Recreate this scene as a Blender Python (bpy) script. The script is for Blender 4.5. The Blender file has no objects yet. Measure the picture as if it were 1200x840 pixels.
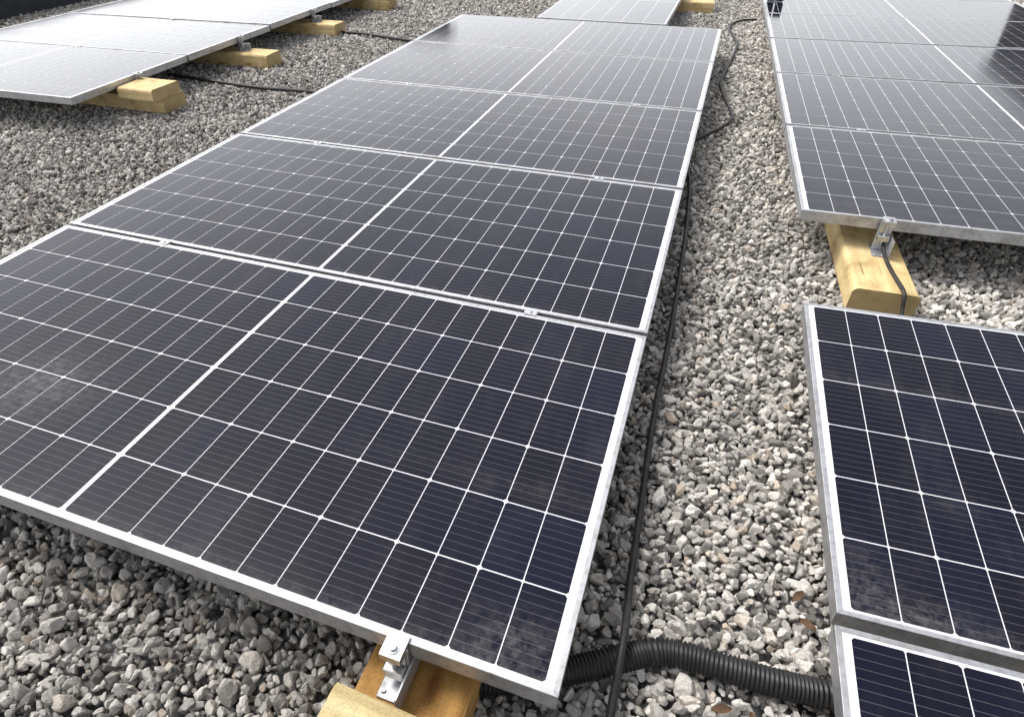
import bpy, bmesh, math, random
import numpy as np
from mathutils import Vector, Matrix

random.seed(7)
rng = np.random.default_rng(7)
scene = bpy.context.scene
COL = scene.collection
Z0 = 0.20                      # height of the panel plane above the gravel

# ------------------------------------------------------------------ camera
cam_data = bpy.data.cameras.new("camera")
cam = bpy.data.objects.new("camera", cam_data)
COL.objects.link(cam)
cam_data.sensor_fit = 'HORIZONTAL'
cam_data.sensor_width = 36.0
cam_data.lens = 763.985 / 1200 * 36.0
cam_data.shift_x = (600 - 530.82) / 1200
cam_data.shift_y = -(420 - 418.9) / 1200
cam_data.clip_start = 0.05
cam_data.clip_end = 2000
right = Vector((0.93498683, 0.35442043, -0.01363035))
down = Vector((0.20545651, -0.57253419, -0.79372049))
fwd = Vector((-0.28911461, 0.73931776, -0.60812992))
rot = Matrix((right, -down, -fwd)).transposed()
cam.matrix_world = Matrix.Translation((0.03226, -0.51263, 1.05357 + Z0)) @ rot.to_4x4()
scene.camera = cam

# ------------------------------------------------------------------ sky, sun, exposure
SUN_AZ = math.radians(-78)     # from +Y towards -X: left of the view
SUN_EL = math.radians(57)
world = bpy.data.worlds.new("World")
scene.world = world
world.use_nodes = True
wn, wl = world.node_tree.nodes, world.node_tree.links
wn.clear()
out = wn.new('ShaderNodeOutputWorld')
bg = wn.new('ShaderNodeBackground')
bg.inputs['Strength'].default_value = 0.15
sky = wn.new('ShaderNodeTexSky')
sky.sky_type = 'NISHITA'
sky.sun_disc = False
sky.sun_elevation = SUN_EL
sky.sun_rotation = SUN_AZ
sky.air_density = 1.0
sky.dust_density = 4.0
sky.ozone_density = 1.0
# a broken layer of bright cloud over the clear sky
tc = wn.new('ShaderNodeTexCoord')
mp = wn.new('ShaderNodeMapping')
mp.inputs['Scale'].default_value = (1.0, 1.0, 2.2)
ns = wn.new('ShaderNodeTexNoise')
ns.inputs['Scale'].default_value = 2.1
ns.inputs['Detail'].default_value = 5.0
ns.inputs['Roughness'].default_value = 0.52
rampc = wn.new('ShaderNodeValToRGB')
rampc.color_ramp.elements[0].position = 0.25
rampc.color_ramp.elements[0].color = (0.62, 0.62, 0.62, 1)
rampc.color_ramp.elements[1].position = 0.68
rampc.color_ramp.elements[1].color = (0.95, 0.95, 0.95, 1)
hsv = wn.new('ShaderNodeHueSaturation')
hsv.inputs['Saturation'].default_value = 0.10
hsv.inputs['Value'].default_value = 1.0
cloud = wn.new('ShaderNodeMixRGB'); cloud.blend_type = 'ADD'; cloud.inputs['Fac'].default_value = 1.0

# the overcast brightens towards the horizon all the way round, more on the sun's side
sepw = wn.new('ShaderNodeSeparateXYZ')
mr = wn.new('ShaderNodeMapRange'); mr.interpolation_type = 'SMOOTHSTEP'
mr.inputs['From Min'].default_value = 0.02; mr.inputs['From Max'].default_value = 0.56
mr.inputs['To Min'].default_value = 5.7; mr.inputs['To Max'].default_value = 1.0
tint = wn.new('ShaderNodeMixRGB'); tint.blend_type = 'MULTIPLY'; tint.inputs['Fac'].default_value = 1.0
tint.inputs['Color2'].default_value = (0.985, 0.99, 1.02, 1)
mixc = wn.new('ShaderNodeMixRGB')
wl.new(tc.outputs['Generated'], mp.inputs['Vector'])
wl.new(mp.outputs['Vector'], ns.inputs['Vector'])
wl.new(ns.outputs['Fac'], rampc.inputs['Fac'])
wl.new(sky.outputs['Color'], hsv.inputs['Color'])
wl.new(rampc.outputs['Color'], mixc.inputs['Fac'])
wl.new(sky.outputs['Color'], mixc.inputs['Color1'])
wl.new(tc.outputs['Generated'], sepw.inputs[0])
wl.new(sepw.outputs['Z'], mr.inputs['Value'])
dotn = wn.new('ShaderNodeVectorMath'); dotn.operation = 'DOT_PRODUCT'
dotn.inputs[1].default_value = (math.sin(SUN_AZ), math.cos(SUN_AZ), 0)
side = wn.new('ShaderNodeMath'); side.operation = 'MULTIPLY_ADD'
side.inputs[1].default_value = 1.15; side.inputs[2].default_value = 1.0
glow = wn.new('ShaderNodeMath'); glow.operation = 'MULTIPLY'
wl.new(tc.outputs['Generated'], dotn.inputs[0])
wl.new(dotn.outputs['Value'], side.inputs[0])
floor = wn.new('ShaderNodeMath'); floor.operation = 'MAXIMUM'; floor.inputs[1].default_value = 0.3
wl.new(side.outputs[0], floor.inputs[0])
wl.new(mr.outputs[0], glow.inputs[0]); wl.new(floor.outputs[0], glow.inputs[1])
wl.new(glow.outputs[0], tint.inputs['Color1'])
wl.new(tint.outputs['Color'], cloud.inputs['Color2'])
wl.new(hsv.outputs['Color'], cloud.inputs['Color1'])
wl.new(cloud.outputs['Color'], mixc.inputs['Color2'])
wl.new(mixc.outputs['Color'], bg.inputs['Color'])
wl.new(bg.outputs['Background'], out.inputs['Surface'])

sun_d = bpy.data.lights.new("sun", 'SUN')
sun_d.energy = 1.8
sun_d.angle = math.radians(15)
sun_d.color = (1.0, 0.96, 0.90)
sun = bpy.data.objects.new("sun", sun_d)
COL.objects.link(sun)
sdir = Vector((math.sin(SUN_AZ) * math.cos(SUN_EL), math.cos(SUN_AZ) * math.cos(SUN_EL), math.sin(SUN_EL)))
sun.rotation_euler = sdir.to_track_quat('Z', 'Y').to_euler()
sun.location = sdir * 20

scene.view_settings.view_transform = 'Standard'
scene.view_settings.look = 'None'
scene.view_settings.exposure = 0.58
scene.view_settings.gamma = 1.0
scene.view_settings.use_curve_mapping = False


# ------------------------------------------------------------------ helpers
def empty(name, loc=(0, 0, 0), mat=None):
    o = bpy.data.objects.new(name, None)
    COL.objects.link(o)
    o.empty_display_size = 0.1
    if mat is not None:
        o.matrix_world = mat
    else:
        o.location = loc
    return o


def tag(o, label=None, cat=None, group=None, kind=None):
    if label: o['label'] = label
    if cat: o['category'] = cat
    if group: o['group'] = group
    if kind: o['kind'] = kind
    return o


def link(name, mesh, parent=None, loc=None, mat=None):
    o = bpy.data.objects.new(name, mesh)
    COL.objects.link(o)
    if parent is not None:
        o.parent = parent
    if mat is not None:
        o.matrix_local = mat
    elif loc is not None:
        o.location = loc
    return o


def mesh_from(name, verts, faces, material=None, smooth=False):
    me = bpy.data.meshes.new(name)
    me.from_pydata([tuple(v) for v in verts], [], faces)
    if material: me.materials.append(material)
    if smooth:
        for p in me.polygons: p.use_smooth = True
    me.update()
    return me


def fix_normals(me):
    bm = bmesh.new(); bm.from_mesh(me)
    bmesh.ops.recalc_face_normals(bm, faces=bm.faces)
    bm.to_mesh(me); bm.free()
    return me


def extrude_profile(name, prof, axis_pts, material, smooth=False):
    """prof: list of functions/2D points per station; axis_pts: list of lists of 3D points (rings)."""
    n = len(axis_pts[0])
    verts, faces = [], []
    for ring in axis_pts: verts += ring
    for s in range(len(axis_pts) - 1):
        for i in range(n):
            j = (i + 1) % n
            faces.append((s*n+i, s*n+j, (s+1)*n+j, (s+1)*n+i))
    faces.append(tuple(range(n)))
    faces.append(tuple(reversed(range((len(axis_pts)-1)*n, len(axis_pts)*n))))
    return fix_normals(mesh_from(name, verts, faces, material, smooth))


def box_mesh(name, x0, x1, y0, y1, z0, z1, material, bevel=0.0, seg=1):
    bm = bmesh.new()
    bmesh.ops.create_cube(bm, size=1.0)
    for v in bm.verts:
        v.co = Vector((x0 + (v.co.x+.5)*(x1-x0), y0 + (v.co.y+.5)*(y1-y0), z0 + (v.co.z+.5)*(z1-z0)))
    if bevel > 0:
        bmesh.ops.bevel(bm, geom=list(bm.edges), offset=bevel, segments=seg, affect='EDGES', profile=0.5)
    me = bpy.data.meshes.new(name)
    bm.to_mesh(me); bm.free()
    me.materials.append(material)
    return me


def tube_mesh(name, pts, radius, material, sides=10, smooth=True, radii=None):
    pts = [Vector(p) for p in pts]
    n = len(pts)
    rings = []
    up = Vector((0, 0, 1))
    for i, p in enumerate(pts):
        t = (pts[min(i+1, n-1)] - pts[max(i-1, 0)]).normalized()
        a = t.cross(up)
        if a.length < 1e-4: a = t.cross(Vector((1, 0, 0)))
        a.normalize()
        b = a.cross(t).normalized()
        r = radii[i] if radii else radius
        rings.append([p + (a*math.cos(2*math.pi*k/sides) + b*math.sin(2*math.pi*k/sides))*r for k in range(sides)])
    return extrude_profile(name, None, rings, material, smooth)


def spline(ctrl, step):
    """Catmull-Rom through control points, sampled about every `step` metres."""
    c = [Vector(p) for p in ctrl]
    c = [c[0]*2 - c[1]] + c + [c[-1]*2 - c[-2]]
    res = []
    for i in range(1, len(c)-2):
        p0, p1, p2, p3 = c[i-1], c[i], c[i+1], c[i+2]
        m = max(2, int((p2-p1).length/step))
        for k in range(m):
            t = k/m
            res.append(0.5*((2*p1) + (-p0+p2)*t + (2*p0-5*p1+4*p2-p3)*t*t + (-p0+3*p1-3*p2+p3)*t*t*t))
    res.append(c[-2])
    return res


# ------------------------------------------------------------------ materials
def new_mat(name):
    m = bpy.data.materials.new(name)
    m.use_nodes = True
    nt = m.node_tree
    return m, nt.nodes, nt.links, nt.nodes['Principled BSDF']


def N(nodes, t, **kw):
    n = nodes.new(t)
    for k, v in kw.items():
        if k in n.inputs: n.inputs[k].default_value = v
        else: setattr(n, k, v)
    return n


def math_node(nodes, links, op, a, b=None):
    n = nodes.new('ShaderNodeMath'); n.operation = op
    for i, v in enumerate((a, b)):
        if v is None: continue
        if isinstance(v, (int, float)): n.inputs[i].default_value = v
        else: links.new(v, n.inputs[i])
    return n.outputs[0]


def ramp(nodes, links, fac, stops):
    r = nodes.new('ShaderNodeValToRGB')
    e = r.color_ramp.elements
    while len(e) < len(stops): e.new(0.5)
    for el, (p, c) in zip(e, stops):
        el.position = p
        el.color = (c[0], c[1], c[2], 1) if not isinstance(c, (int, float)) else (c, c, c, 1)
    links.new(fac, r.inputs['Fac'])
    return r.outputs['Color']


GLASS_MARKS = [(-1.42, 0.31, 0.14, 0.10, 0.20), (-0.09, 0.06, 0.10, 0.06, 0.13), (-1.0, 0.012, 3.0, 0.026, 0.09), (-1.0, 1.07, 3.0, 0.020, 0.07),  # first entry: pale patch towards the near panel's left
          (-1.0, 2.125, 3.0, 0.022, 0.08), (0.50, 0.46, 0.05, 0.09, 0.10), (1.0, 0.40, 1.2, 0.026, 0.09), (0.58, 0.42, 0.10, 0.04, 0.09), (1.4, 2.05, 1.2, 0.03, 0.07), (0.69, 0.72, 0.04, 0.05, 0.05)]


def dust_and_marks_factor(nodes, links, lo, hi):
    """Uneven film of dust on the glass, blotches and dried drip marks; world-space pattern."""
    g = nodes.new('ShaderNodeNewGeometry')
    n1 = N(nodes, 'ShaderNodeTexNoise', Scale=1.6, Detail=6.0, Roughness=0.62)
    links.new(g.outputs['Position'], n1.inputs['Vector'])
    n2 = N(nodes, 'ShaderNodeTexNoise', Scale=38.0, Detail=3.0, Roughness=0.6)
    links.new(g.outputs['Position'], n2.inputs['Vector'])
    a = nodes.new('ShaderNodeMapRange')
    a.inputs['From Min'].default_value = 0.38; a.inputs['From Max'].default_value = 0.74
    a.inputs['To Min'].default_value = lo; a.inputs['To Max'].default_value = hi
    links.new(n1.outputs['Fac'], a.inputs['Value'])
    b = nodes.new('ShaderNodeMapRange')
    b.inputs['From Min'].default_value = 0.3; b.inputs['From Max'].default_value = 0.7
    b.inputs['To Min'].default_value = 0.55; b.inputs['To Max'].default_value = 1.35
    links.new(n2.outputs['Fac'], b.inputs['Value'])
    n3 = N(nodes, 'ShaderNodeTexNoise', Scale=5.5, Detail=7.0, Roughness=0.68)
    stretch = nodes.new('ShaderNodeMapping'); stretch.inputs['Scale'].default_value = (1.9, 0.55, 1.0)
    links.new(g.outputs['Position'], stretch.inputs['Vector'])
    links.new(stretch.outputs[0], n3.inputs['Vector'])
    c = nodes.new('ShaderNodeMapRange')
    c.inputs['From Min'].default_value = 0.50; c.inputs['From Max'].default_value = 0.84
    c.inputs['To Min'].default_value = 0.0; c.inputs['To Max'].default_value = 0.028
    links.new(n3.outputs['Fac'], c.inputs['Value'])
    tot = math_node(nodes, links, 'ADD', a.outputs[0], c.outputs[0])
    # pale patch at the near panel's left, then dried dirt where rain collects: patches, a rim along lower frame edges (centre x, y, half-widths, amount)
    sp = nodes.new('ShaderNodeSeparateXYZ'); links.new(g.outputs['Position'], sp.inputs[0])
    nm = nodes.new('ShaderNodeMapRange')
    nm.inputs['From Min'].default_value = 0.40; nm.inputs['From Max'].default_value = 0.66
    nm.inputs['To Min'].default_value = 0.0; nm.inputs['To Max'].default_value = 1.0
    n6 = N(nodes, 'ShaderNodeTexNoise', Scale=46.0, Detail=8.0, Roughness=0.78)
    links.new(g.outputs['Position'], n6.inputs['Vector']); links.new(n6.outputs['Fac'], nm.inputs['Value'])
    acc = None
    for x, y, rx, ry, am in GLASS_MARKS:
        dx = math_node(nodes, links, 'MULTIPLY', math_node(nodes, links, 'SUBTRACT', sp.outputs['X'], x), 1/rx)
        dy = math_node(nodes, links, 'MULTIPLY', math_node(nodes, links, 'SUBTRACT', sp.outputs['Y'], y), 1/ry)
        q = math_node(nodes, links, 'ADD', math_node(nodes, links, 'MULTIPLY', dx, dx), math_node(nodes, links, 'MULTIPLY', dy, dy))
        e = math_node(nodes, links, 'MULTIPLY', math_node(nodes, links, 'POWER', 2.718, math_node(nodes, links, 'MULTIPLY', q, -1.0)), am)
        acc = e if acc is None else math_node(nodes, links, 'ADD', acc, e)
    tot = math_node(nodes, links, 'ADD', tot, math_node(nodes, links, 'MULTIPLY', acc, nm.outputs[0]))
    return math_node(nodes, links, 'MULTIPLY', tot, b.outputs[0]), n1


def glass_coat(nodes, links, bsdf, seed_noise):
    bsdf.inputs['Coat Weight'].default_value = 1.0
    bsdf.inputs['Coat IOR'].default_value = 1.27
    bsdf.inputs['Specular IOR Level'].default_value = 0.0
    r = nodes.new('ShaderNodeMapRange')
    r.inputs['From Min'].default_value = 0.3; r.inputs['From Max'].default_value = 0.75
    r.inputs['To Min'].default_value = 0.05; r.inputs['To Max'].default_value = 0.13
    links.new(seed_noise.outputs['Fac'], r.inputs['Value'])
    links.new(r.outputs[0], bsdf.inputs['Coat Roughness'])


def cell_material():
    m, nd, lk, b = new_mat("silicon_cell")
    tcn = nd.new('ShaderNodeTexCoord')
    sep = nd.new('ShaderNodeSeparateXYZ')
    lk.new(tcn.outputs['Object'], sep.inputs[0])
    # nine ribbons run along the panel across each 166 mm tall cell
    yy = math_node(nd, lk, 'MULTIPLY', sep.outputs['Y'], 9.0/0.166)
    fr = math_node(nd, lk, 'FRACT', math_node(nd, lk, 'ADD', yy, 50.0))
    d = math_node(nd, lk, 'ABSOLUTE', math_node(nd, lk, 'SUBTRACT', fr, 0.5))
    bar = math_node(nd, lk, 'LESS_THAN', d, 0.036)
    # hair-fine contact fingers between them, almost merging
    oi = nd.new('ShaderNodeObjectInfo')
    base = ramp(nd, lk, oi.outputs['Random'], [(0.0, (0.0028, 0.0030, 0.0085)), (0.8, (0.0031, 0.0036, 0.0120)), (1.0, (0.0034, 0.0044, 0.0150))])
    mix1 = nd.new('ShaderNodeMixRGB')
    lk.new(bar, mix1.inputs['Fac']); lk.new(base, mix1.inputs['Color1'])
    mix1.inputs['Color2'].default_value = (0.050, 0.050, 0.056, 1)
    df, n1 = dust_and_marks_factor(nd, lk, 0.0005, 0.006)
    mix2 = nd.new('ShaderNodeMixRGB')
    lk.new(df, mix2.inputs['Fac']); lk.new(mix1.outputs['Color'], mix2.inputs['Color1'])
    mix2.inputs['Color2'].default_value = (0.42, 0.40, 0.37, 1)
    lk.new(mix2.outputs['Color'], b.inputs['Base Color'])
    b.inputs['Roughness'].default_value = 0.5
    glass_coat(nd, lk, b, n1)
    return m


def backsheet_material():
    m, nd, lk, b = new_mat("white_backsheet")
    df, n1 = dust_and_marks_factor(nd, lk, 0.03, 0.20)
    mix2 = nd.new('ShaderNodeMixRGB')
    lk.new(df, mix2.inputs['Fac'])
    mix2.inputs['Color1'].default_value = (0.58, 0.59, 0.62, 1)
    mix2.inputs['Color2'].default_value = (0.42, 0.40, 0.37, 1)
    lk.new(mix2.outputs['Color'], b.inputs['Base Color'])
    b.inputs['Roughness'].default_value = 0.6
    glass_coat(nd, lk, b, n1)
    return m


def metal_material(name, col, rough, metallic=1.0, grime=0.35):
    m, nd, lk, b = new_mat(name)
    g = nd.new('ShaderNodeNewGeometry')
    n1 = N(nd, 'ShaderNodeTexNoise', Scale=60.0, Detail=4.0, Roughness=0.65)
    lk.new(g.outputs['Position'], n1.inputs['Vector'])
    c = ramp(nd, lk, n1.outputs['Fac'], [(0.30, tuple(v*(1-grime) for v in col)), (0.52, col), (1.0, tuple(min(1, v*1.05) for v in col))])
    n2 = N(nd, 'ShaderNodeTexNoise', Scale=11.0, Detail=7.0, Roughness=0.7)
    lk.new(g.outputs['Position'], n2.inputs['Vector'])
    gr = ramp(nd, lk, n2.outputs['Fac'], [(0.34, (0.62, 0.60, 0.56)), (0.52, (1, 1, 1))])
    mul = nd.new('ShaderNodeMixRGB'); mul.blend_type = 'MULTIPLY'; mul.inputs['Fac'].default_value = 0.8
    lk.new(c, mul.inputs['Color1']); lk.new(gr, mul.inputs['Color2'])
    lk.new(mul.outputs['Color'], b.inputs['Base Color'])
    rr = nd.new('ShaderNodeMapRange')
    rr.inputs['To Min'].default_value = rough + 0.22; rr.inputs['To Max'].default_value = rough - 0.10
    lk.new(n2.outputs['Fac'], rr.inputs['Value']); lk.new(rr.outputs[0], b.inputs['Roughness'])
    b.inputs['Metallic'].default_value = metallic
    return m


def stone_material():
    m, nd, lk, b = new_mat("crushed_stone")
    oi = nd.new('ShaderNodeObjectInfo')
    base = ramp(nd, lk, oi.outputs['Random'], [
        (0.00, (0.10, 0.095, 0.088)), (0.12, (0.19, 0.18, 0.165)), (0.35, (0.31, 0.295, 0.272)),
        (0.62, (0.42, 0.40, 0.37)), (0.86, (0.55, 0.525, 0.485)), (0.93, (0.36, 0.30, 0.24)), (0.955, (0.50, 0.475, 0.43)), (1.0, (0.66, 0.635, 0.59))])
    tcn = nd.new('ShaderNodeTexCoord')
    n1 = N(nd, 'ShaderNodeTexNoise', Scale=1.6, Detail=6.0, Roughness=0.7)
    lk.new(tcn.outputs['Object'], n1.inputs['Vector'])
    var = ramp(nd, lk, n1.outputs['Fac'], [(0.30, 0.62), (0.55, 1.0), (0.8, 1.12)])
    mul = nd.new('ShaderNodeMixRGB'); mul.blend_type = 'MULTIPLY'; mul.inputs['Fac'].default_value = 1.0
    lk.new(base, mul.inputs['Color1']); lk.new(var, mul.inputs['Color2'])
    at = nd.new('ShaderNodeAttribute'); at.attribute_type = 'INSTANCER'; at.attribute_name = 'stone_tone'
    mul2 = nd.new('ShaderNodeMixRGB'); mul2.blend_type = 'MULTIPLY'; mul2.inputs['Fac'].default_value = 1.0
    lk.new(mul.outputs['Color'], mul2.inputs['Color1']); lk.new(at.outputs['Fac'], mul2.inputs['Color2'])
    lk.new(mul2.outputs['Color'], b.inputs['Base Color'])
    b.inputs['Roughness'].default_value = 0.88
    b.inputs['Specular IOR Level'].default_value = 0.25
    bump = N(nd, 'ShaderNodeBump', Strength=0.35, Distance=0.08)
    n2 = N(nd, 'ShaderNodeTexNoise', Scale=5.0, Detail=5.0, Roughness=0.7)
    lk.new(tcn.outputs['Object'], n2.inputs['Vector'])
    lk.new(n2.outputs['Fac'], bump.inputs['Height'])
    lk.new(bump.outputs['Normal'], b.inputs['Normal'])
    return m


def ground_material():
    m, nd, lk, b = new_mat("gravel_bed")
    g = nd.new('ShaderNodeNewGeometry')
    v = N(nd, 'ShaderNodeTexVoronoi', Scale=36.0)
    lk.new(g.outputs['Position'], v.inputs['Vector'])
    sep = nd.new('ShaderNodeSeparateColor')
    lk.new(v.outputs['Color'], sep.inputs[0])
    c = ramp(nd, lk, sep.outputs[0], [(0.0, 0.06), (0.5, 0.22), (1.0, 0.42)])
    e = ramp(nd, lk, v.outputs['Distance'], [(0.25, 1.0), (0.6, 0.25)])
    mul = nd.new('ShaderNodeMixRGB'); mul.blend_type = 'MULTIPLY'; mul.inputs['Fac'].default_value = 1.0
    lk.new(c, mul.inputs['Color1']); lk.new(e, mul.inputs['Color2'])
    lk.new(mul.outputs['Color'], b.inputs['Base Color'])
    b.inputs['Roughness'].default_value = 0.95
    return m


def wood_material(name, light, mid, dark, axis):
    """Sawn softwood; grain stretched along local axis (0 = x, 1 = y)."""
    m, nd, lk, b = new_mat(name)
    tcn = nd.new('ShaderNodeTexCoord')
    oi = nd.new('ShaderNodeObjectInfo')
    add = nd.new('ShaderNodeVectorMath'); add.operation = 'ADD'
    comb = nd.new('ShaderNodeCombineXYZ')
    s = math_node(nd, lk, 'MULTIPLY', oi.outputs['Random'], 7.0)
    for k in range(3): lk.new(s, comb.inputs[k])
    lk.new(tcn.outputs['Object'], add.inputs[0]); lk.new(comb.outputs[0], add.inputs[1])
    mpn = nd.new('ShaderNodeMapping')
    sc = [30.0, 30.0, 30.0]; sc[axis] = 2.2
    mpn.inputs['Scale'].default_value = sc
    lk.new(add.outputs[0], mpn.inputs['Vector'])
    n1 = N(nd, 'ShaderNodeTexNoise', Scale=1.0, Detail=5.0, Roughness=0.6)
    lk.new(mpn.outputs[0], n1.inputs['Vector'])
    c = ramp(nd, lk, n1.outputs['Fac'], [(0.22, dark), (0.45, mid), (0.72, light)])
    n3 = N(nd, 'ShaderNodeTexNoise', Scale=260.0, Detail=2.0)
    lk.new(tcn.outputs['Object'], n3.inputs['Vector'])
    sp = ramp(nd, lk, n3.outputs['Fac'], [(0.32, 0.70), (0.5, 1.0), (0.75, 1.12)])
    n4 = N(nd, 'ShaderNodeTexNoise', Scale=9.0, Detail=6.0, Roughness=0.68)
    lk.new(add.outputs[0], n4.inputs['Vector'])
    st = ramp(nd, lk, n4.outputs['Fac'], [(0.32, (0.50, 0.44, 0.36)), (0.46, (0.86, 0.82, 0.76)), (0.60, (1, 1, 1))])
    # drying cracks along the grain
    mp2 = nd.new('ShaderNodeMapping')
    sc2 = [70.0, 70.0, 70.0]; sc2[axis] = 3.0
    mp2.inputs['Scale'].default_value = sc2
    lk.new(add.outputs[0], mp2.inputs['Vector'])
    n5 = N(nd, 'ShaderNodeTexNoise', Scale=1.0, Detail=3.0, Roughness=0.5)
    lk.new(mp2.outputs[0], n5.inputs['Vector'])
    ck = ramp(nd, lk, n5.outputs['Fac'], [(0.27, (0.30, 0.25, 0.20)), (0.33, (1, 1, 1))])
    # knots
    mp3 = nd.new('ShaderNodeMapping')
    sc3 = [9.0, 9.0, 9.0]; sc3[axis] = 4.0
    mp3.inputs['Scale'].default_value = sc3
    lk.new(add.outputs[0], mp3.inputs['Vector'])
    vk = N(nd, 'ShaderNodeTexVoronoi', Scale=1.0)
    lk.new(mp3.outputs[0], vk.inputs['Vector'])
    kn = ramp(nd, lk, vk.outputs['Distance'], [(0.06, (0.42, 0.28, 0.16)), (0.13, (0.80, 0.72, 0.62)), (0.17, (1, 1, 1))])
    cur = c
    for f in (sp, st, ck, kn):
        mul = nd.new('ShaderNodeMixRGB'); mul.blend_type = 'MULTIPLY'; mul.inputs['Fac'].default_value = 0.8
        lk.new(cur, mul.inputs['Color1']); lk.new(f, mul.inputs['Color2'])
        cur = mul.outputs['Color']
    # sawn ends: darker growth rings round an off-centre pith
    sepn = nd.new('ShaderNodeSeparateXYZ'); lk.new(tcn.outputs['Normal'], sepn.inputs[0])
    endf = math_node(nd, lk, 'GREATER_THAN', math_node(nd, lk, 'ABSOLUTE', sepn.outputs[axis]), 0.7)
    sepo = nd.new('ShaderNodeSeparateXYZ'); lk.new(tcn.outputs['Object'], sepo.inputs[0])
    cu = math_node(nd, lk, 'ADD', sepo.outputs[1-axis], 0.03)
    cv = math_node(nd, lk, 'ADD', sepo.outputs[2], 0.02)
    rad = math_node(nd, lk, 'SQRT', math_node(nd, lk, 'ADD', math_node(nd, lk, 'MULTIPLY', cu, cu), math_node(nd, lk, 'MULTIPLY', cv, cv)))
    rad = math_node(nd, lk, 'ADD', rad, math_node(nd, lk, 'MULTIPLY', n4.outputs['Fac'], 0.012))
    wv = math_node(nd, lk, 'FRACT', math_node(nd, lk, 'MULTIPLY', rad, 150.0))
    ringc = ramp(nd, lk, wv, [(0.0, tuple(v*0.60 for v in mid)), (0.7, tuple(v*0.78 for v in mid)), (0.95, tuple(v*0.85 for v in dark))])
    mulr = nd.new('ShaderNodeMixRGB'); mulr.blend_type = 'MULTIPLY'; mulr.inputs['Fac'].default_value = 0.8
    lk.new(ringc, mulr.inputs['Color1']); lk.new(st, mulr.inputs['Color2'])
    mixe = nd.new('ShaderNodeMixRGB')
    lk.new(endf, mixe.inputs['Fac']); lk.new(cur, mixe.inputs['Color1']); lk.new(mulr.outputs['Color'], mixe.inputs['Color2'])
    lk.new(mixe.outputs['Color'], b.inputs['Base Color'])
    b.inputs['Roughness'].default_value = 0.75
    b.inputs['Specular IOR Level'].default_value = 0.3
    bump = N(nd, 'ShaderNodeBump', Strength=0.4, Distance=0.002)
    lk.new(n1.outputs['Fac'], bump.inputs['Height'])
    lk.new(bump.outputs['Normal'], b.inputs['Normal'])
    return m


def dusty_material(name, col, rough, spec, dust, amount):
    m, nd, lk, b = new_mat(name)
    g = nd.new('ShaderNodeNewGeometry')
    n1 = N(nd, 'ShaderNodeTexNoise', Scale=28.0, Detail=6.0, Roughness=0.7)
    lk.new(g.outputs['Position'], n1.inputs['Vector'])
    c = ramp(nd, lk, n1.outputs['Fac'], [(0.40, col), (0.75, tuple(a*(1-amount)+d*amount for a, d in zip(col, dust)))])
    lk.new(c, b.inputs['Base Color'])
    b.inputs['Roughness'].default_value = rough
    b.inputs['Specular IOR Level'].default_value = spec
    return m


def plain_material(name, col, rough=0.6, spec=0.5, var=0.2, scale=40.0):
    m, nd, lk, b = new_mat(name)
    g = nd.new('ShaderNodeNewGeometry')
    n1 = N(nd, 'ShaderNodeTexNoise', Scale=scale, Detail=4.0, Roughness=0.6)
    lk.new(g.outputs['Position'], n1.inputs['Vector'])
    c = ramp(nd, lk, n1.outputs['Fac'], [(0.3, tuple(v*(1-var) for v in col)), (0.7, tuple(v*(1+var) for v in col))])
    lk.new(c, b.inputs['Base Color'])
    b.inputs['Roughness'].default_value = rough
    b.inputs['Specular IOR Level'].default_value = spec
    return m


M_CELL = cell_material()
M_BACK = backsheet_material()
M_FRAME = metal_material("anodised_frame", (0.50, 0.505, 0.52), 0.38, 0.85, 0.30)
M_CLAMP = metal_material("bright_aluminium", (0.60, 0.60, 0.61), 0.30, 0.95, 0.25)
M_ZINC = metal_material("galvanised_steel", (0.50, 0.52, 0.55), 0.45, 0.85, 0.35)
M_STONE = stone_material()
M_GROUND = ground_material()
M_WOODX = wood_material("pine_grain_x", (0.68, 0.55, 0.31), (0.57, 0.44, 0.22), (0.36, 0.26, 0.12), 0)
M_WOODY = wood_material("pine_grain_y", (0.68, 0.55, 0.31), (0.57, 0.44, 0.22), (0.36, 0.26, 0.12), 1)
M_WOODO = wood_material("dark_orange_pine_grain_y", (0.42, 0.25, 0.075), (0.33, 0.18, 0.05), (0.19, 0.10, 0.03), 1)  # darker orange tone for the timber under the foreground panel
M_WOODW = wood_material("weathered_pine_grain_x", (0.52, 0.44, 0.26), (0.42, 0.34, 0.17), (0.26, 0.19, 0.09), 0)
M_BLACK = dusty_material("black_cable_sheath", (0.010, 0.010, 0.011), 0.55, 0.35, (0.22, 0.20, 0.17), 0.16)
M_HOSE = dusty_material("black_corrugated_plastic", (0.006, 0.006, 0.007), 0.46, 0.35, (0.24, 0.22, 0.19), 0.07)
M_PARAPET = plain_material("bitumen_felt", (0.030, 0.034, 0.040), 0.8, 0.3, 0.25, 9)
M_ADDED_DARK = plain_material("added_dark_surface", (0.035, 0.036, 0.038), 0.85, 0.3, 0.2, 3)
M_PALE = plain_material("pale_limestone", (0.50, 0.48, 0.42), 0.9, 0.2, 0.18, 60)
M_LEAF = plain_material("dry_leaf", (0.085, 0.048, 0.028), 0.8, 0.2, 0.5, 70)
M_SAND = plain_material("pale_stone_dust", (0.50, 0.48, 0.43), 0.95, 0.1, 0.22, 25)

# ------------------------------------------------------------------ roof surface
gm = mesh_from("roof_ground", [(-90, -90, -0.022), (90, -90, -0.022), (90, 90, -0.022), (-90, 90, -0.022)], [(0, 1, 2, 3)], M_GROUND)
tag(link("roof_ground", gm), kind='structure', label='flat roof surface covered with grey gravel')

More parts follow.
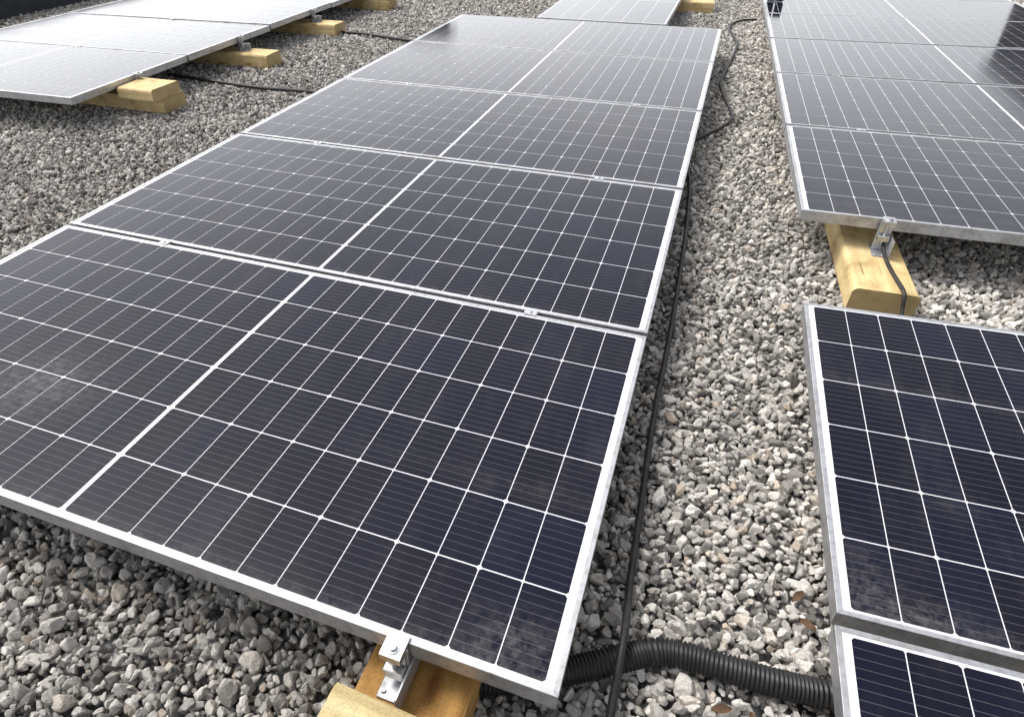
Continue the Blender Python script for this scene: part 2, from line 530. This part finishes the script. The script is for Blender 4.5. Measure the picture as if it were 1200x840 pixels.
# parapet along the far left edge of the roof
par = empty("parapet_wall", (-7.02, 10, 0))
tag(par, 'dark charcoal felt-covered parapet along the top left edge', 'parapet')
link("upstand", box_mesh("upstand", -0.15, 0.15, -22, 22, -0.03, 0.42, M_PARAPET, 0.01), par)
link("coping", box_mesh("coping", -0.20, 0.19, -22.01, 22.01, 0.423, 0.46, M_PARAPET, 0.006), par)

# ------------------------------------------------------------------ solar panels
L, W = 2.094, 1.038
CP, RP = 0.0848, 0.168               # cell pitch along the length / across the width
MX = L/2 - 0.005 - 12*CP
MY = (W - 6*RP)/2
FD = 0.040                           # frame depth
LIP = 0.010


def rail_mesh(name, length):
    """Frame rail along +x, outer face at y=0, mitred at both ends; top at z=0."""
    prof = [(0.0, -0.0007), (0.0007, 0.0), (LIP, 0.0), (LIP, -0.007), (0.005, -0.007), (0.005, -FD+0.002), (0.028, -FD+0.002), (0.028, -FD), (0.0, -FD)]
    a = [(y+0.0004, y, z) for y, z in prof]
    b = [(length-0.0004 - y, y, z) for y, z in prof]
    return extrude_profile(name, None, [a, b], M_FRAME)


RAIL_L = rail_mesh("frame_rail_long", L)
RAIL_S = rail_mesh("frame_rail_short", W)
BACK = box_mesh("backsheet", 0.0055, L-0.0055, 0.0055, W-0.0055, -0.0062, -0.0016, M_BACK)


def cell_outline(flip):
    hx, hy, c = 0.0826/2, 0.1650/2, 0.0046
    e = 0.0026
    p = [(-hx+e, -hy), (hx-c, -hy), (hx, -hy+c), (hx, hy-c), (hx-c, hy), (-hx+e, hy), (-hx, hy-e), (-hx, -hy+e)]
    if flip: p = [(-x, y) for x, y in p][::-1]
    return p


def cell_mesh(flip):
    p = cell_outline(flip)
    n = len(p)
    v = [(x, y, 0.0) for x, y in p] + [(x, y, -0.0003) for x, y in p]
    f = [tuple(range(n))] + [(i, n+i, n+(i+1) % n, (i+1) % n) for i in range(n)]
    return fix_normals(mesh_from("cell", v, f, M_CELL))


CELLS = [cell_mesh(True), cell_mesh(False)]


def cell_spots():
    for half in range(2):
        for i in range(12):
            x = (MX + (i+.5)*CP) if half == 0 else (L/2 + 0.005 + (i+.5)*CP)
            for j in range(6):
                yield x, MY + (j+.5)*RP, i % 2


def joined_cells():
    v, f = [], []
    for x, y, k in cell_spots():
        p = cell_outline(k == 0)
        b = len(v)
        v += [(x+a, y+c, 0.0) for a, c in p]
        f.append(tuple(range(b, b+len(p))))
    return fix_normals(mesh_from("cell_grid", v, f, M_CELL))


GRID = joined_cells()


def panel(mat, label, group, split):
    root = empty("solar_panel", mat=mat)
    tag(root, label, 'solar panel', group)
    link("frame_rail", RAIL_L, root)
    link("frame_rail", RAIL_S, root, mat=Matrix.Translation((L, 0, 0)) @ Matrix.Rotation(math.pi/2, 4, 'Z'))
    link("frame_rail", RAIL_L, root, mat=Matrix.Translation((L, W, 0)) @ Matrix.Rotation(math.pi, 4, 'Z'))
    link("frame_rail", RAIL_S, root, mat=Matrix.Translation((0, W, 0)) @ Matrix.Rotation(-math.pi/2, 4, 'Z'))
    sheet = link("backsheet", BACK, root)
    if split:
        for x, y, k in cell_spots():
            link("cell", CELLS[k], sheet, loc=(x, y, -0.0012))
    else:
        o = link("cell_grid", GRID, sheet, loc=(0, 0, -0.0012))
        o['kind'] = 'stuff'
    return root


def frame_mat(origin, xa, ya):
    xa = Vector(xa).normalized()
    ya = Vector(ya); ya = (ya - xa*ya.dot(xa)).normalized()
    za = xa.cross(ya)
    m = Matrix((xa, ya, za)).transposed().to_4x4()
    return Matrix.Translation(Vector(origin)) @ m


def jitter():
    return Matrix.Rotation(random.uniform(-.004, .004), 4, 'X') @ Matrix.Rotation(random.uniform(-.003, .003), 4, 'Y')


# central row
PITCH = 1.055
MAIN = frame_mat((-L, 0, Z0), (1, 0, 0), (0, 1, 0))
g_main = 'panels of the central row'
for i, lab in enumerate(['large dark solar panel in the foreground, nearest of the central row',
                         'second solar panel from the camera in the central row',
                         'third solar panel from the camera in the central row',
                         'fourth solar panel from the camera in the central row',
                         'fifth and farthest lengthwise panel of the central row, beside the small one']):
    panel(MAIN @ Matrix.Translation((0, i*PITCH, 0)) @ (Matrix()), lab, g_main, i < 4)
# turned panel at the far end of the central row
TURN = Matrix.Translation((-0.415, 5.30, Z0+0.002)) @ Matrix.Rotation(math.pi/2, 4, 'Z')
panel(TURN, 'far solar panel turned crosswise, beyond the end of the central row', None, False)

# right row, behind the gap
R1 = frame_mat((0.4258, 2.0155, Z0+0.0132), (0.9996, 0.0264, 0.0067), (-0.0263, 0.9996, -0.0114))
for i, lab in enumerate(['bluish solar panel at the front of the upper right row, over the timber end',
                         'second solar panel of the upper right row, counted from the timber end',
                         'third solar panel of the upper right row, counted from the timber end',
                         'fourth solar panel of the upper right row, counted from the timber end',
                         'fifth solar panel of the upper right row, at the top edge',
                         'sixth solar panel of the upper right row, cut by the top right corner']):
    panel(R1 @ Matrix.Translation((0, i*1.06, 0)) @ (jitter() if i > 1 else Matrix()), lab, 'panels of the upper right row', i < 3)

# right row, near the camera
R2A = frame_mat((0.4497, 0.3704, Z0-0.0757), (0.99936, 0.02897, 0.0211), (-0.0301, 0.9981, 0.053))
panel(R2A, 'dark solar panel at the right edge, below the yellow timber end', 'panels of the near right row', True)
bx = Vector((0.4330, 0.3225, Z0-0.0480)) - W*Vector((-0.0301, 0.9981, 0.053)).normalized()
R2B = frame_mat(bx, (0.99936, 0.02897, 0.0211), (-0.0301, 0.9981, 0.053))
panel(R2B, 'solar panel cut by the bottom right corner, its corner beside the corrugated hose', 'panels of the near right row', True)

# left row
XL, YL = Vector((0.9996, 0.0264, 0)), Vector((-0.0264, 0.9996, 0))
L1O = Vector((-3.375, 2.30, Z0)) - L*XL
L1 = frame_mat(L1O, XL, YL)
for i, lab in enumerate(['pale solar panel reflecting the sky, front of the top left row',
                         'second pale panel of the top left row, over the middle timber',
                         'third pale panel of the top left row, near the top edge',
                         'fourth pale panel of the top left row, cut by the top edge']):
    panel(L1 @ Matrix.Translation((0, i*1.057, 0)) @ (jitter() if i else Matrix()), lab, 'panels of the top left row', False)


# ------------------------------------------------------------------ timbers
def timber(name, label, group, axis, a0, a1, c, z0=0.0, w=0.20, h=0.10, rot=0.0, r=0.016, cat='timber', wood=None):
    """Squared timber with eased edges lying along x (axis 0) or y (axis 1); c = centre across; root at its base."""
    ln = a1 - a0
    prof = []
    for cx, cz, st in ((w/2-r, r, -90), (w/2-r, h-r, 0), (-w/2+r, h-r, 90), (-w/2+r, r, 180)):
        for k in range(4):
            t = math.radians(st + k*30)
            prof.append((cx + r*math.cos(t), cz + r*math.sin(t)))
    rings = []
    nst = max(2, int(ln/0.25))
    for s in range(nst+1):
        u = -ln/2 + ln*s/nst
        wob = 0.0015
        ring = []
        for (a, b) in prof:
            a2, b2 = a + random.uniform(-wob, wob), b + random.uniform(-wob, wob)*(0 if b < r else 1)
            ring.append((u, a2, b2) if axis == 0 else (a2, u, b2))
        rings.append(ring)
    me = extrude_profile(name, None, rings, wood or (M_WOODX if axis == 0 else M_WOODY))
    mid = (a0+a1)/2
    o = link(name, me, loc=((mid, c, z0) if axis == 0 else (c, mid, z0)))
    o.rotation_euler = (0, 0, rot)
    return tag(o, label, cat, group)


# left row: three timbers crosswise under it, sticking out to the right
for yc, xe, lab in ((2.81, -3.13, 'timber under the front of the pale left row, short block lying on its end'),
                    (3.95, -3.14, 'second timber sticking out from under the pale left row, bracket on it'),
                    (5.10, -3.20, 'third timber sticking out from under the pale left row'),
                    (6.36, -3.27, 'fourth timber sticking out from the left row, at the top edge')):
    timber("timber", lab, 'timbers under the left row', 0, xe-2.25, xe, yc, rot=0.02)
timber("timber_block", 'short pale timber block lying on the foremost left timber', None, 0, -3.375, -3.115, 2.765, z0=0.1015, w=0.25, h=0.07, rot=0.01, cat='timber block')
timber("timber_block", 'pale short timber block cut by the bottom edge, in front of the clamp', None, 0, -0.354, -0.07, -0.222, z0=0.1015, w=0.27, h=0.07, rot=-0.02, cat='timber block', wood=M_WOODW)
timber("timber_block", 'short timber block on the fourth left timber, cut by the top edge', None, 0, -3.50, -3.26, 6.40, z0=0.1015, w=0.24, h=0.06, rot=0.03, cat='timber block')
# lengthwise timbers under the other rows
timber("timber", 'orange-brown timber under the foreground panel, at the bottom edge', 'timbers under the central row', 1, -0.42, 5.2, -0.243, wood=M_WOODO)
timber("timber", 'yellow timber end sticking out from under the upper right row, cable across it', 'timbers under the upper right row', 1, 1.70, 6.7, 0.620, rot=0.034)
timber("timber", 'yellow timber beside the small far panel, at the top edge', None, 0, -1.6, -0.135, 7.10, rot=0.05)


# ------------------------------------------------------------------ brackets and clamps
def bracket(loc, rotz, label, group, height, plate=True):
    """Upright angle bracket on a timber with an end clamp gripping the frame; local -y is outwards."""
    root = empty("panel_bracket", mat=Matrix.Translation(loc) @ Matrix.Rotation(rotz, 4, 'Z'))
    tag(root, label, 'bracket', group)
    t = 0.004
    link("foot_plate", box_mesh("foot_plate", -0.022, 0.022, -0.060, 0.035, 0.0, t, M_ZINC, 0.0008), root)
    link("upright", box_mesh("upright", -0.022, 0.022, -0.012, -0.012+t, t, height-0.004, M_ZINC, 0.0008), root)
    # end clamp: hooked block
    prof = [(-0.036, -0.012), (-0.036, 0.004), (-0.030, 0.006), (0.010, 0.006), (0.010, 0.0012), (-0.0015, 0.0012), (-0.0015, -0.030), (-0.010, -0.042), (-0.018, -0.042), (-0.018, -0.014)]
    a = [(-0.019, y, height+z) for y, z in prof]
    b = [(0.019, y, height+z) for y, z in prof]
    c = link("end_clamp", extrude_profile("end_clamp", None, [a, b], M_CLAMP), root)
    bm = bmesh.new()
    bmesh.ops.create_cone(bm, cap_ends=True, segments=6, radius1=0.0075, radius2=0.0070, depth=0.007)
    me = bpy.data.meshes.new("bolt"); bm.to_mesh(me); bm.free(); me.materials.append(M_ZINC)
    link("bolt", me, c, loc=(0, -0.020, height+0.0105))
    bm = bmesh.new()
    bmesh.ops.create_cone(bm, cap_ends=True, segments=16, radius1=0.0115, radius2=0.0110, depth=0.0018)
    me = bpy.data.meshes.new("washer"); bm.to_mesh(me); bm.free(); me.materials.append(M_ZINC)
    link("washer", me, c, loc=(0, -0.020, height+0.0071))
    bm = bmesh.new()
    bmesh.ops.create_cone(bm, cap_ends=True, segments=10, radius1=0.0042, radius2=0.0042, depth=0.07)
    me = bpy.data.meshes.new("bolt_shank"); bm.to_mesh(me); bm.free(); me.materials.append(M_ZINC)
    link("bolt_shank", me, c, loc=(0, -0.024, height-0.048))
    for sx in (-0.013, 0.013):
        bm = bmesh.new()
        bmesh.ops.create_cone(bm, cap_ends=True, segments=10, radius1=0.0048, radius2=0.0036, depth=0.004)
        me = bpy.data.meshes.new("screw"); bm.to_mesh(me); bm.free(); me.materials.append(M_ZINC)
        link("screw", me, root, loc=(sx, -0.048, 0.0058))
    link("lower_hook", box_mesh("lower_hook", -0.019, 0.019, -0.034, -0.014, height-0.072, height-0.050, M_CLAMP, 0.002), root)
    if plate:
        link("side_plate", box_mesh("side_plate", 0.0225, 0.0265, -0.075, 0.035, 0.002, height-0.05, M_ZINC, 0.0008), root)
    return root


H = Z0 - 0.1
bracket((-0.277, 0.0, 0.1), 0.0, 'shiny silver end clamp and bracket on the foreground panel edge', 'panel brackets', H)
bracket((0.706, 2.0155, 0.1), 0.02, 'silver end clamp and bracket above the yellow timber end at right', 'panel brackets', H+0.018)
for k, (y, lab) in enumerate(((2.84, 'small bracket at the pale left row behind the short block'),
                              (3.96, 'grey upright bracket on the second left timber'),
                              (5.09, 'grey upright bracket on the third left timber'),
                              (6.36, 'grey upright bracket on the fourth left timber'))):
    p = L1 @ Vector((L, y-2.30, 0))
    bracket((p.x, y, 0.1), math.pi/2+0.026, lab, 'panel brackets', H, plate=(k != 0))


def mid_clamp(mat, label):
    root = empty("mid_clamp", mat=mat)
    tag(root, label, 'clamp', 'clamps between panels')
    link("cap", box_mesh("cap", -0.018, 0.018, -0.0135, 0.0135, 0.0006, 0.0026, M_CLAMP, 0.0008), root)
    bm = bmesh.new()
    bmesh.ops.create_cone(bm, cap_ends=True, segments=8, radius1=0.005, radius2=0.0045, depth=0.004)
    me = bpy.data.meshes.new("bolt"); bm.to_mesh(me); bm.free(); me.materials.append(M_ZINC)
    link("bolt", me, root, loc=(0, 0, 0.0045))
    link("stem", box_mesh("stem", -0.02, 0.02, -0.004, 0.004, -0.06, 0.0003, M_ZINC), root)


for i in range(1, 4):
    for x, s in ((-0.331, 'right'), (-1.651, 'left')):
        words = ['first', 'second', 'third'][i-1]
        mid_clamp(Matrix.Translation((x, i*PITCH-(PITCH-W)/2, Z0)), 'small silver clamp in the %s seam of the central row, %s half' % (words, s))
for i in range(1, 3):
    mid_clamp(R1 @ Matrix.Translation((0.33, i*1.06-0.011, 0)), 'small silver clamp in the %s seam of the upper right row' % ['first', 'second'][i-1])
for i in range(1, 3):
    mid_clamp(L1 @ Matrix.Translation((L-0.95, i*1.057-0.0095, 0)), 'small clamp in the %s seam of the pale left row' % ['first', 'second'][i-1])


# ------------------------------------------------------------------ cables and hose
def cable(ctrl, r, label, group='black cables on the gravel', step=0.03, wob=0.0):
    pts = spline(ctrl, step)
    if wob:
        pts = [p + Vector((random.uniform(-wob, wob), random.uniform(-wob, wob), random.uniform(-wob, wob))) for p in pts]
    o = link("cable", tube_mesh("cable", pts, r, M_BLACK, 8))
    return tag(o, label, 'cable', group)


zc = 0.024
cable([(0.096, -0.10, zc), (0.090, 0.08, zc+.002), (0.088, 0.165, 0.073), (0.086, 0.24, 0.076), (0.081, 0.38, 0.030), (0.075, 0.58, zc), (0.064, 0.93, zc), (0.062, 1.45, zc), (0.042, 2.20, zc), (0.0, 2.75, zc), (-0.12, 3.2, zc)], 0.0080,
      'thick black cable running straight along the right side of the central row')
cable([(-0.15, 2.90, zc), (-0.02, 3.20, zc), (0.10, 3.45, zc), (0.165, 3.64, zc+.004), (0.15, 3.85, zc), (0.085, 4.25, zc), (0.07, 4.5, zc+.003), (0.11, 5.1, zc), (0.135, 5.6, zc+.004), (0.10, 5.95, zc), (0.055, 6.25, zc), (0.075, 6.5, zc), (0.16, 6.66, zc+.003), (0.27, 6.74, zc)], 0.009,
      'kinked black cable winding up the gravel between the rows')
cable([(-3.72, 3.46, zc), (-3.4, 3.42, zc), (-2.9, 3.37, zc), (-2.5, 3.39, zc), (-2.0, 3.36, zc)], 0.012,
      'black cable crossing the left gravel strip near the second left timber')
cable([(-3.5, 5.20, zc), (-3.18, 5.13, zc), (-2.94, 5.12, zc), (-2.47, 5.00, zc), (-2.0, 4.95, zc)], 0.013,
      'black cable crossing the left gravel strip near the third left timber')
cable([(0.712, 2.07, 0.150), (0.712, 2.012, 0.148), (0.716, 1.985, 0.128), (0.722, 1.93, 0.112), (0.733, 1.82, 0.110), (0.748, 1.715, 0.110), (0.752, 1.685, 0.098), (0.757, 1.66, 0.055), (0.77, 1.58, 0.026), (0.80, 1.35, 0.024), (0.82, 1.1, 0.024)], 0.0065,
      'grey-black cable hanging from the clamp over the yellow timber end', step=0.012)

# corrugated conduit
hc = spline([(-0.25, 0.02, 0.030), (-0.08, 0.09, 0.031), (0.045, 0.165, 0.032), (0.14, 0.225, 0.035), (0.20, 0.240, 0.037), (0.28, 0.243, 0.036), (0.37, 0.248, 0.033), (0.47, 0.262, 0.031), (0.65, 0.30, 0.030)], 0.002)
pts = []
acc = 0.0
last = hc[0]
samples = [hc[0]]
for p in hc[1:]:
    acc += (p-last).length; last = p
    if acc >= 0.0016: samples.append(p); acc = 0.0
radii = [(0.0265 if (k % 4) < 2 else 0.0228) for k in range(len(samples))]
ho = link("corrugated_hose", tube_mesh("corrugated_hose", samples, 0.025, M_HOSE, 20, True, radii))
tag(ho, 'black corrugated conduit hose crossing the gravel at the bottom right', 'hose')

# small black connector box by the far right row
cb = empty("connector_box", (0.36, 6.86, 0))
tag(cb, 'small black connector boxes beside the upper right row, at the top edge', 'connector box')
link("post", box_mesh("post", -0.03, 0.10, 0.0, 0.06, -0.01, 0.17, M_ZINC, 0.003), cb)
link("housing", box_mesh("housing", -0.045, 0.03, -0.02, 0.08, 0.171, 0.30, M_BLACK, 0.006), cb)
link("housing", box_mesh("housing", 0.045, 0.11, -0.02, 0.08, 0.171, 0.29, M_BLACK, 0.006), cb)


# ------------------------------------------------------------------ gravel
def stone_mesh(name, seed, sub=3):
    r = np.random.default_rng(seed)
    bm = bmesh.new()
    bmesh.ops.create_icosphere(bm, subdivisions=sub, radius=1.0)
    k = 13
    nrm = r.normal(size=(k, 3)); nrm /= np.linalg.norm(nrm, axis=1)[:, None]
    dist = r.uniform(0.42, 0.82, size=k)
    sc = np.array([r.uniform(1.05, 1.45), r.uniform(0.80, 1.05), r.uniform(0.62, 0.95)])
    bump = r.normal(size=(6, 3))*2.2
    ph = r.uniform(0, 6.28, 6)
    for v in bm.verts:
        p = np.array(v.co)
        t = nrm @ p
        m = np.min(np.where(t > 1e-6, dist/np.maximum(t, 1e-6), 9.9))
        p = p*min(1.0, m)
        p = p*(1 + 0.035*np.sin(bump @ p*2.0 + ph).sum()/2.0 + r.uniform(-0.02, 0.02))*sc*1.12
        v.co = p
    me = bpy.data.meshes.new(name)
    bm.to_mesh(me); bm.free()
    me.materials.append(M_STONE)
    for p in me.polygons: p.use_smooth = False
    return me


lib = bpy.data.collections.new("stone_library")
for k in range(14):
    lib.objects.link(bpy.data.objects.new("stone_%02d" % k, stone_mesh("stone", 100+k)))


def hexjit(x0, x1, y0, y1, s, j):
    nx, ny = int((x1-x0)/s), int((y1-y0)/(s*0.87))
    ix, iy = np.meshgrid(np.arange(nx), np.arange(ny))
    x = x0 + (ix + 0.5*(iy % 2))*s + rng.uniform(-j, j, ix.shape)*s
    y = y0 + iy*s*0.87 + rng.uniform(-j, j, ix.shape)*s
    return np.stack([x.ravel(), y.ravel()], 1)


def in_rect(p, x0, x1, y0, y1):
    return (p[:, 0] > x0) & (p[:, 0] < x1) & (p[:, 1] > y0) & (p[:, 1] < y1)


def keep_mask(p):
    k = np.ones(len(p), bool)
    k &= ~in_rect(p, -1.75, -0.55, 0.35, 5.0)          # deep under the central row
    k &= ~in_rect(p, 1.0, 2.2, 2.5, 9.5)               # deep under the right row
    k &= ~in_rect(p, -5.2, -4.0, 2.9, 6.4)             # deep under the left row
    k &= ~in_rect(p, 0.9, 2.6, -0.6, 1.2)
    k &= p[:, 1] > -0.75 + np.maximum(0, -p[:, 0]-1.8)*0.5   # behind the camera's left
    k &= p[:, 1] > -0.75 + np.maximum(0, p[:, 0]-0.8)*0.9
    return k


layers = []
A = hexjit(-7.2, 3.4, -0.75, 9.4, 0.0172, 0.42)
A = A[keep_mask(A)]
zA = rng.uniform(-0.016, 0.000, len(A))
sA = np.clip(rng.lognormal(math.log(0.0097), 0.27, len(A)), 0.006, 0.019)
B = hexjit(-7.2, 3.4, -0.75, 9.4, 0.0262, 0.5)
B = B[keep_mask(B)]
zB = rng.uniform(0.000, 0.010, len(B))
sB = np.clip(rng.lognormal(math.log(0.0100), 0.33, len(B)), 0.006, 0.022)
P = np.concatenate([np.c_[A, zA], np.c_[B, zB]])
S = np.concatenate([sA, sB])
Rt = np.stack([rng.normal(0, 0.8, len(P)), rng.normal(0, 0.8, len(P)), rng.uniform(0, 6.283, len(P))], 1)
gme = bpy.data.meshes.new("gravel")
gme.vertices.add(len(P))
gme.vertices.foreach_set("co", P.astype(np.float32).ravel())
a1 = gme.attributes.new("stone_scale", 'FLOAT', 'POINT'); a1.data.foreach_set("value", S.astype(np.float32))
a2 = gme.attributes.new("stone_rot", 'FLOAT_VECTOR', 'POINT'); a2.data.foreach_set("vector", Rt.astype(np.float32).ravel())
# stone tone: paler in the walkway on the right, darker elsewhere, two small pale patches
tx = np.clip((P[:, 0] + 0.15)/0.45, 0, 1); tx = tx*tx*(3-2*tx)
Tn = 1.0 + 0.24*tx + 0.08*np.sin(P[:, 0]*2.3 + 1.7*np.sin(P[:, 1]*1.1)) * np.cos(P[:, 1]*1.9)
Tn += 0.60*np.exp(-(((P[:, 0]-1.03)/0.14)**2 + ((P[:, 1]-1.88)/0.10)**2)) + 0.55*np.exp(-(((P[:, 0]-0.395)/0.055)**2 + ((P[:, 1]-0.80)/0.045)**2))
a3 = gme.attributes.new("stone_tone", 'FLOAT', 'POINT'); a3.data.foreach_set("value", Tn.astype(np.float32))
gme.materials.append(M_STONE)
gravel = link("gravel", gme)
tag(gravel, 'loose grey and beige crushed gravel covering the roof', 'gravel', kind='stuff')
ng = bpy.data.node_groups.new("gravel_scatter", 'GeometryNodeTree')
ng.interface.new_socket("Geometry", in_out='INPUT', socket_type='NodeSocketGeometry')
ng.interface.new_socket("Geometry", in_out='OUTPUT', socket_type='NodeSocketGeometry')
gi, go = ng.nodes.new('NodeGroupInput'), ng.nodes.new('NodeGroupOutput')
ci = ng.nodes.new('GeometryNodeCollectionInfo')
ci.inputs['Collection'].default_value = lib
ci.inputs['Separate Children'].default_value = True
ci.inputs['Reset Children'].default_value = True
iop = ng.nodes.new('GeometryNodeInstanceOnPoints')
iop.inputs['Pick Instance'].default_value = True
na = ng.nodes.new('GeometryNodeInputNamedAttribute'); na.data_type = 'FLOAT'; na.inputs['Name'].default_value = "stone_scale"
nr = ng.nodes.new('GeometryNodeInputNamedAttribute'); nr.data_type = 'FLOAT_VECTOR'; nr.inputs['Name'].default_value = "stone_rot"
e2r = ng.nodes.new('FunctionNodeEulerToRotation')
rv = ng.nodes.new('FunctionNodeRandomValue'); rv.data_type = 'INT'
rv.inputs[4].default_value = 0; rv.inputs[5].default_value = 13
ng.links.new(gi.outputs[0], iop.inputs['Points'])
ng.links.new(ci.outputs[0], iop.inputs['Instance'])
ng.links.new(rv.outputs[2], iop.inputs['Instance Index'])
ng.links.new(nr.outputs['Attribute'], e2r.inputs[0])
ng.links.new(e2r.outputs[0], iop.inputs['Rotation'])
ng.links.new(na.outputs['Attribute'], iop.inputs['Scale'])
ng.links.new(iop.outputs[0], go.inputs[0])
mod = gravel.modifiers.new("scatter", 'NODES')
mod.node_group = ng


# ------------------------------------------------------------------ small things on the gravel
def leaf_mesh():
    v, f = [], []
    n = 6
    for i in range(n+1):
        t = i/n
        w = 0.010*math.sin(math.pi*min(1, t*0.94+0.03))**0.8
        cz = 0.006*math.sin(t*2.6)
        v += [(t*0.045-0.022, -w, cz+0.004+random.uniform(0, .002)), (t*0.045-0.022, 0, cz), (t*0.045-0.022, w, cz+0.004+random.uniform(0, .002))]
    for i in range(n):
        for k in range(2):
            a = i*3+k
            f.append((a, a+1, a+4, a+3))
    return mesh_from("dry_leaf", v, f, M_LEAF, True)


LEAF = leaf_mesh()
for x, y, rz, lab in ((0.275, 0.165, 0.3, 'rusty brown dry leaf on the gravel just below the corrugated hose'),
                      (0.330, 0.160, 1.9, 'brown dry leaf below the hose, nearer the bottom right panel'),
                      (0.428, 0.395, 2.6, 'reddish brown dry leaf beside the corner between the two near right panels'),
                      (0.412, 0.455, 0.9, 'brown dry leaf against the near right panel above its lower corner')):
    o = link("dry_leaf", LEAF, loc=(x, y, 0.026)); o.rotation_euler = (random.uniform(-.2, .2), random.uniform(-.2, .2), rz); o.scale = (0.8, 0.8, 0.9)
    tag(o, lab, 'leaf')

# ------------------------------------------------------------------ dark shapes added out of view for the far panels to mirror
pr = empty("added_dark_block", (12.15, 17.5, -0.02))  # invented block, added unseen for the dark reflection in the upper right row
tag(pr, 'added dark block out of view at far right, seen only mirrored in the panels', 'reflected block')
link("block_body", box_mesh("block_body", -5.0, 5.0, 0, 6.0, 0, 3.6, M_ADDED_DARK), pr)
link("roof", box_mesh("roof", -5.2, 5.2, -0.2, 6.2, 3.603, 3.75, M_PARAPET, 0.02), pr)  # top slab of the added block
link("pale_strip", box_mesh("pale_strip", -4.2, -3.3, -0.06, -0.003, 0.02, 2.1, M_PALE, 0.01), pr)  # pale strip for a lighter streak in that reflection

vs = empty("added_dark_stack", (-5.55, 12.9, -0.02))  # invented stack, added unseen to darken the far central panel's reflection
tag(vs, 'added dark stack out of view beyond the top edge, mirrored in the far central panel', 'reflected stack')
link("shaft", box_mesh("shaft", -0.32, 0.32, -0.20, 0.20, 0, 1.86, M_ADDED_DARK, 0.01), vs)  # body of the added stack
link("cap", box_mesh("cap", -0.42, 0.42, -0.36, 0.36, 1.93, 2.03, M_PARAPET, 0.01), vs)  # top of the added stack
for a, b in ((-1, -1), (1, -1), (1, 1), (-1, 1)):
    link("added_stack_post", box_mesh("added_stack_post", a*0.16-0.02, a*0.16+0.02, b*0.16-0.02, b*0.16+0.02, 1.861, 1.929, M_ZINC), vs)
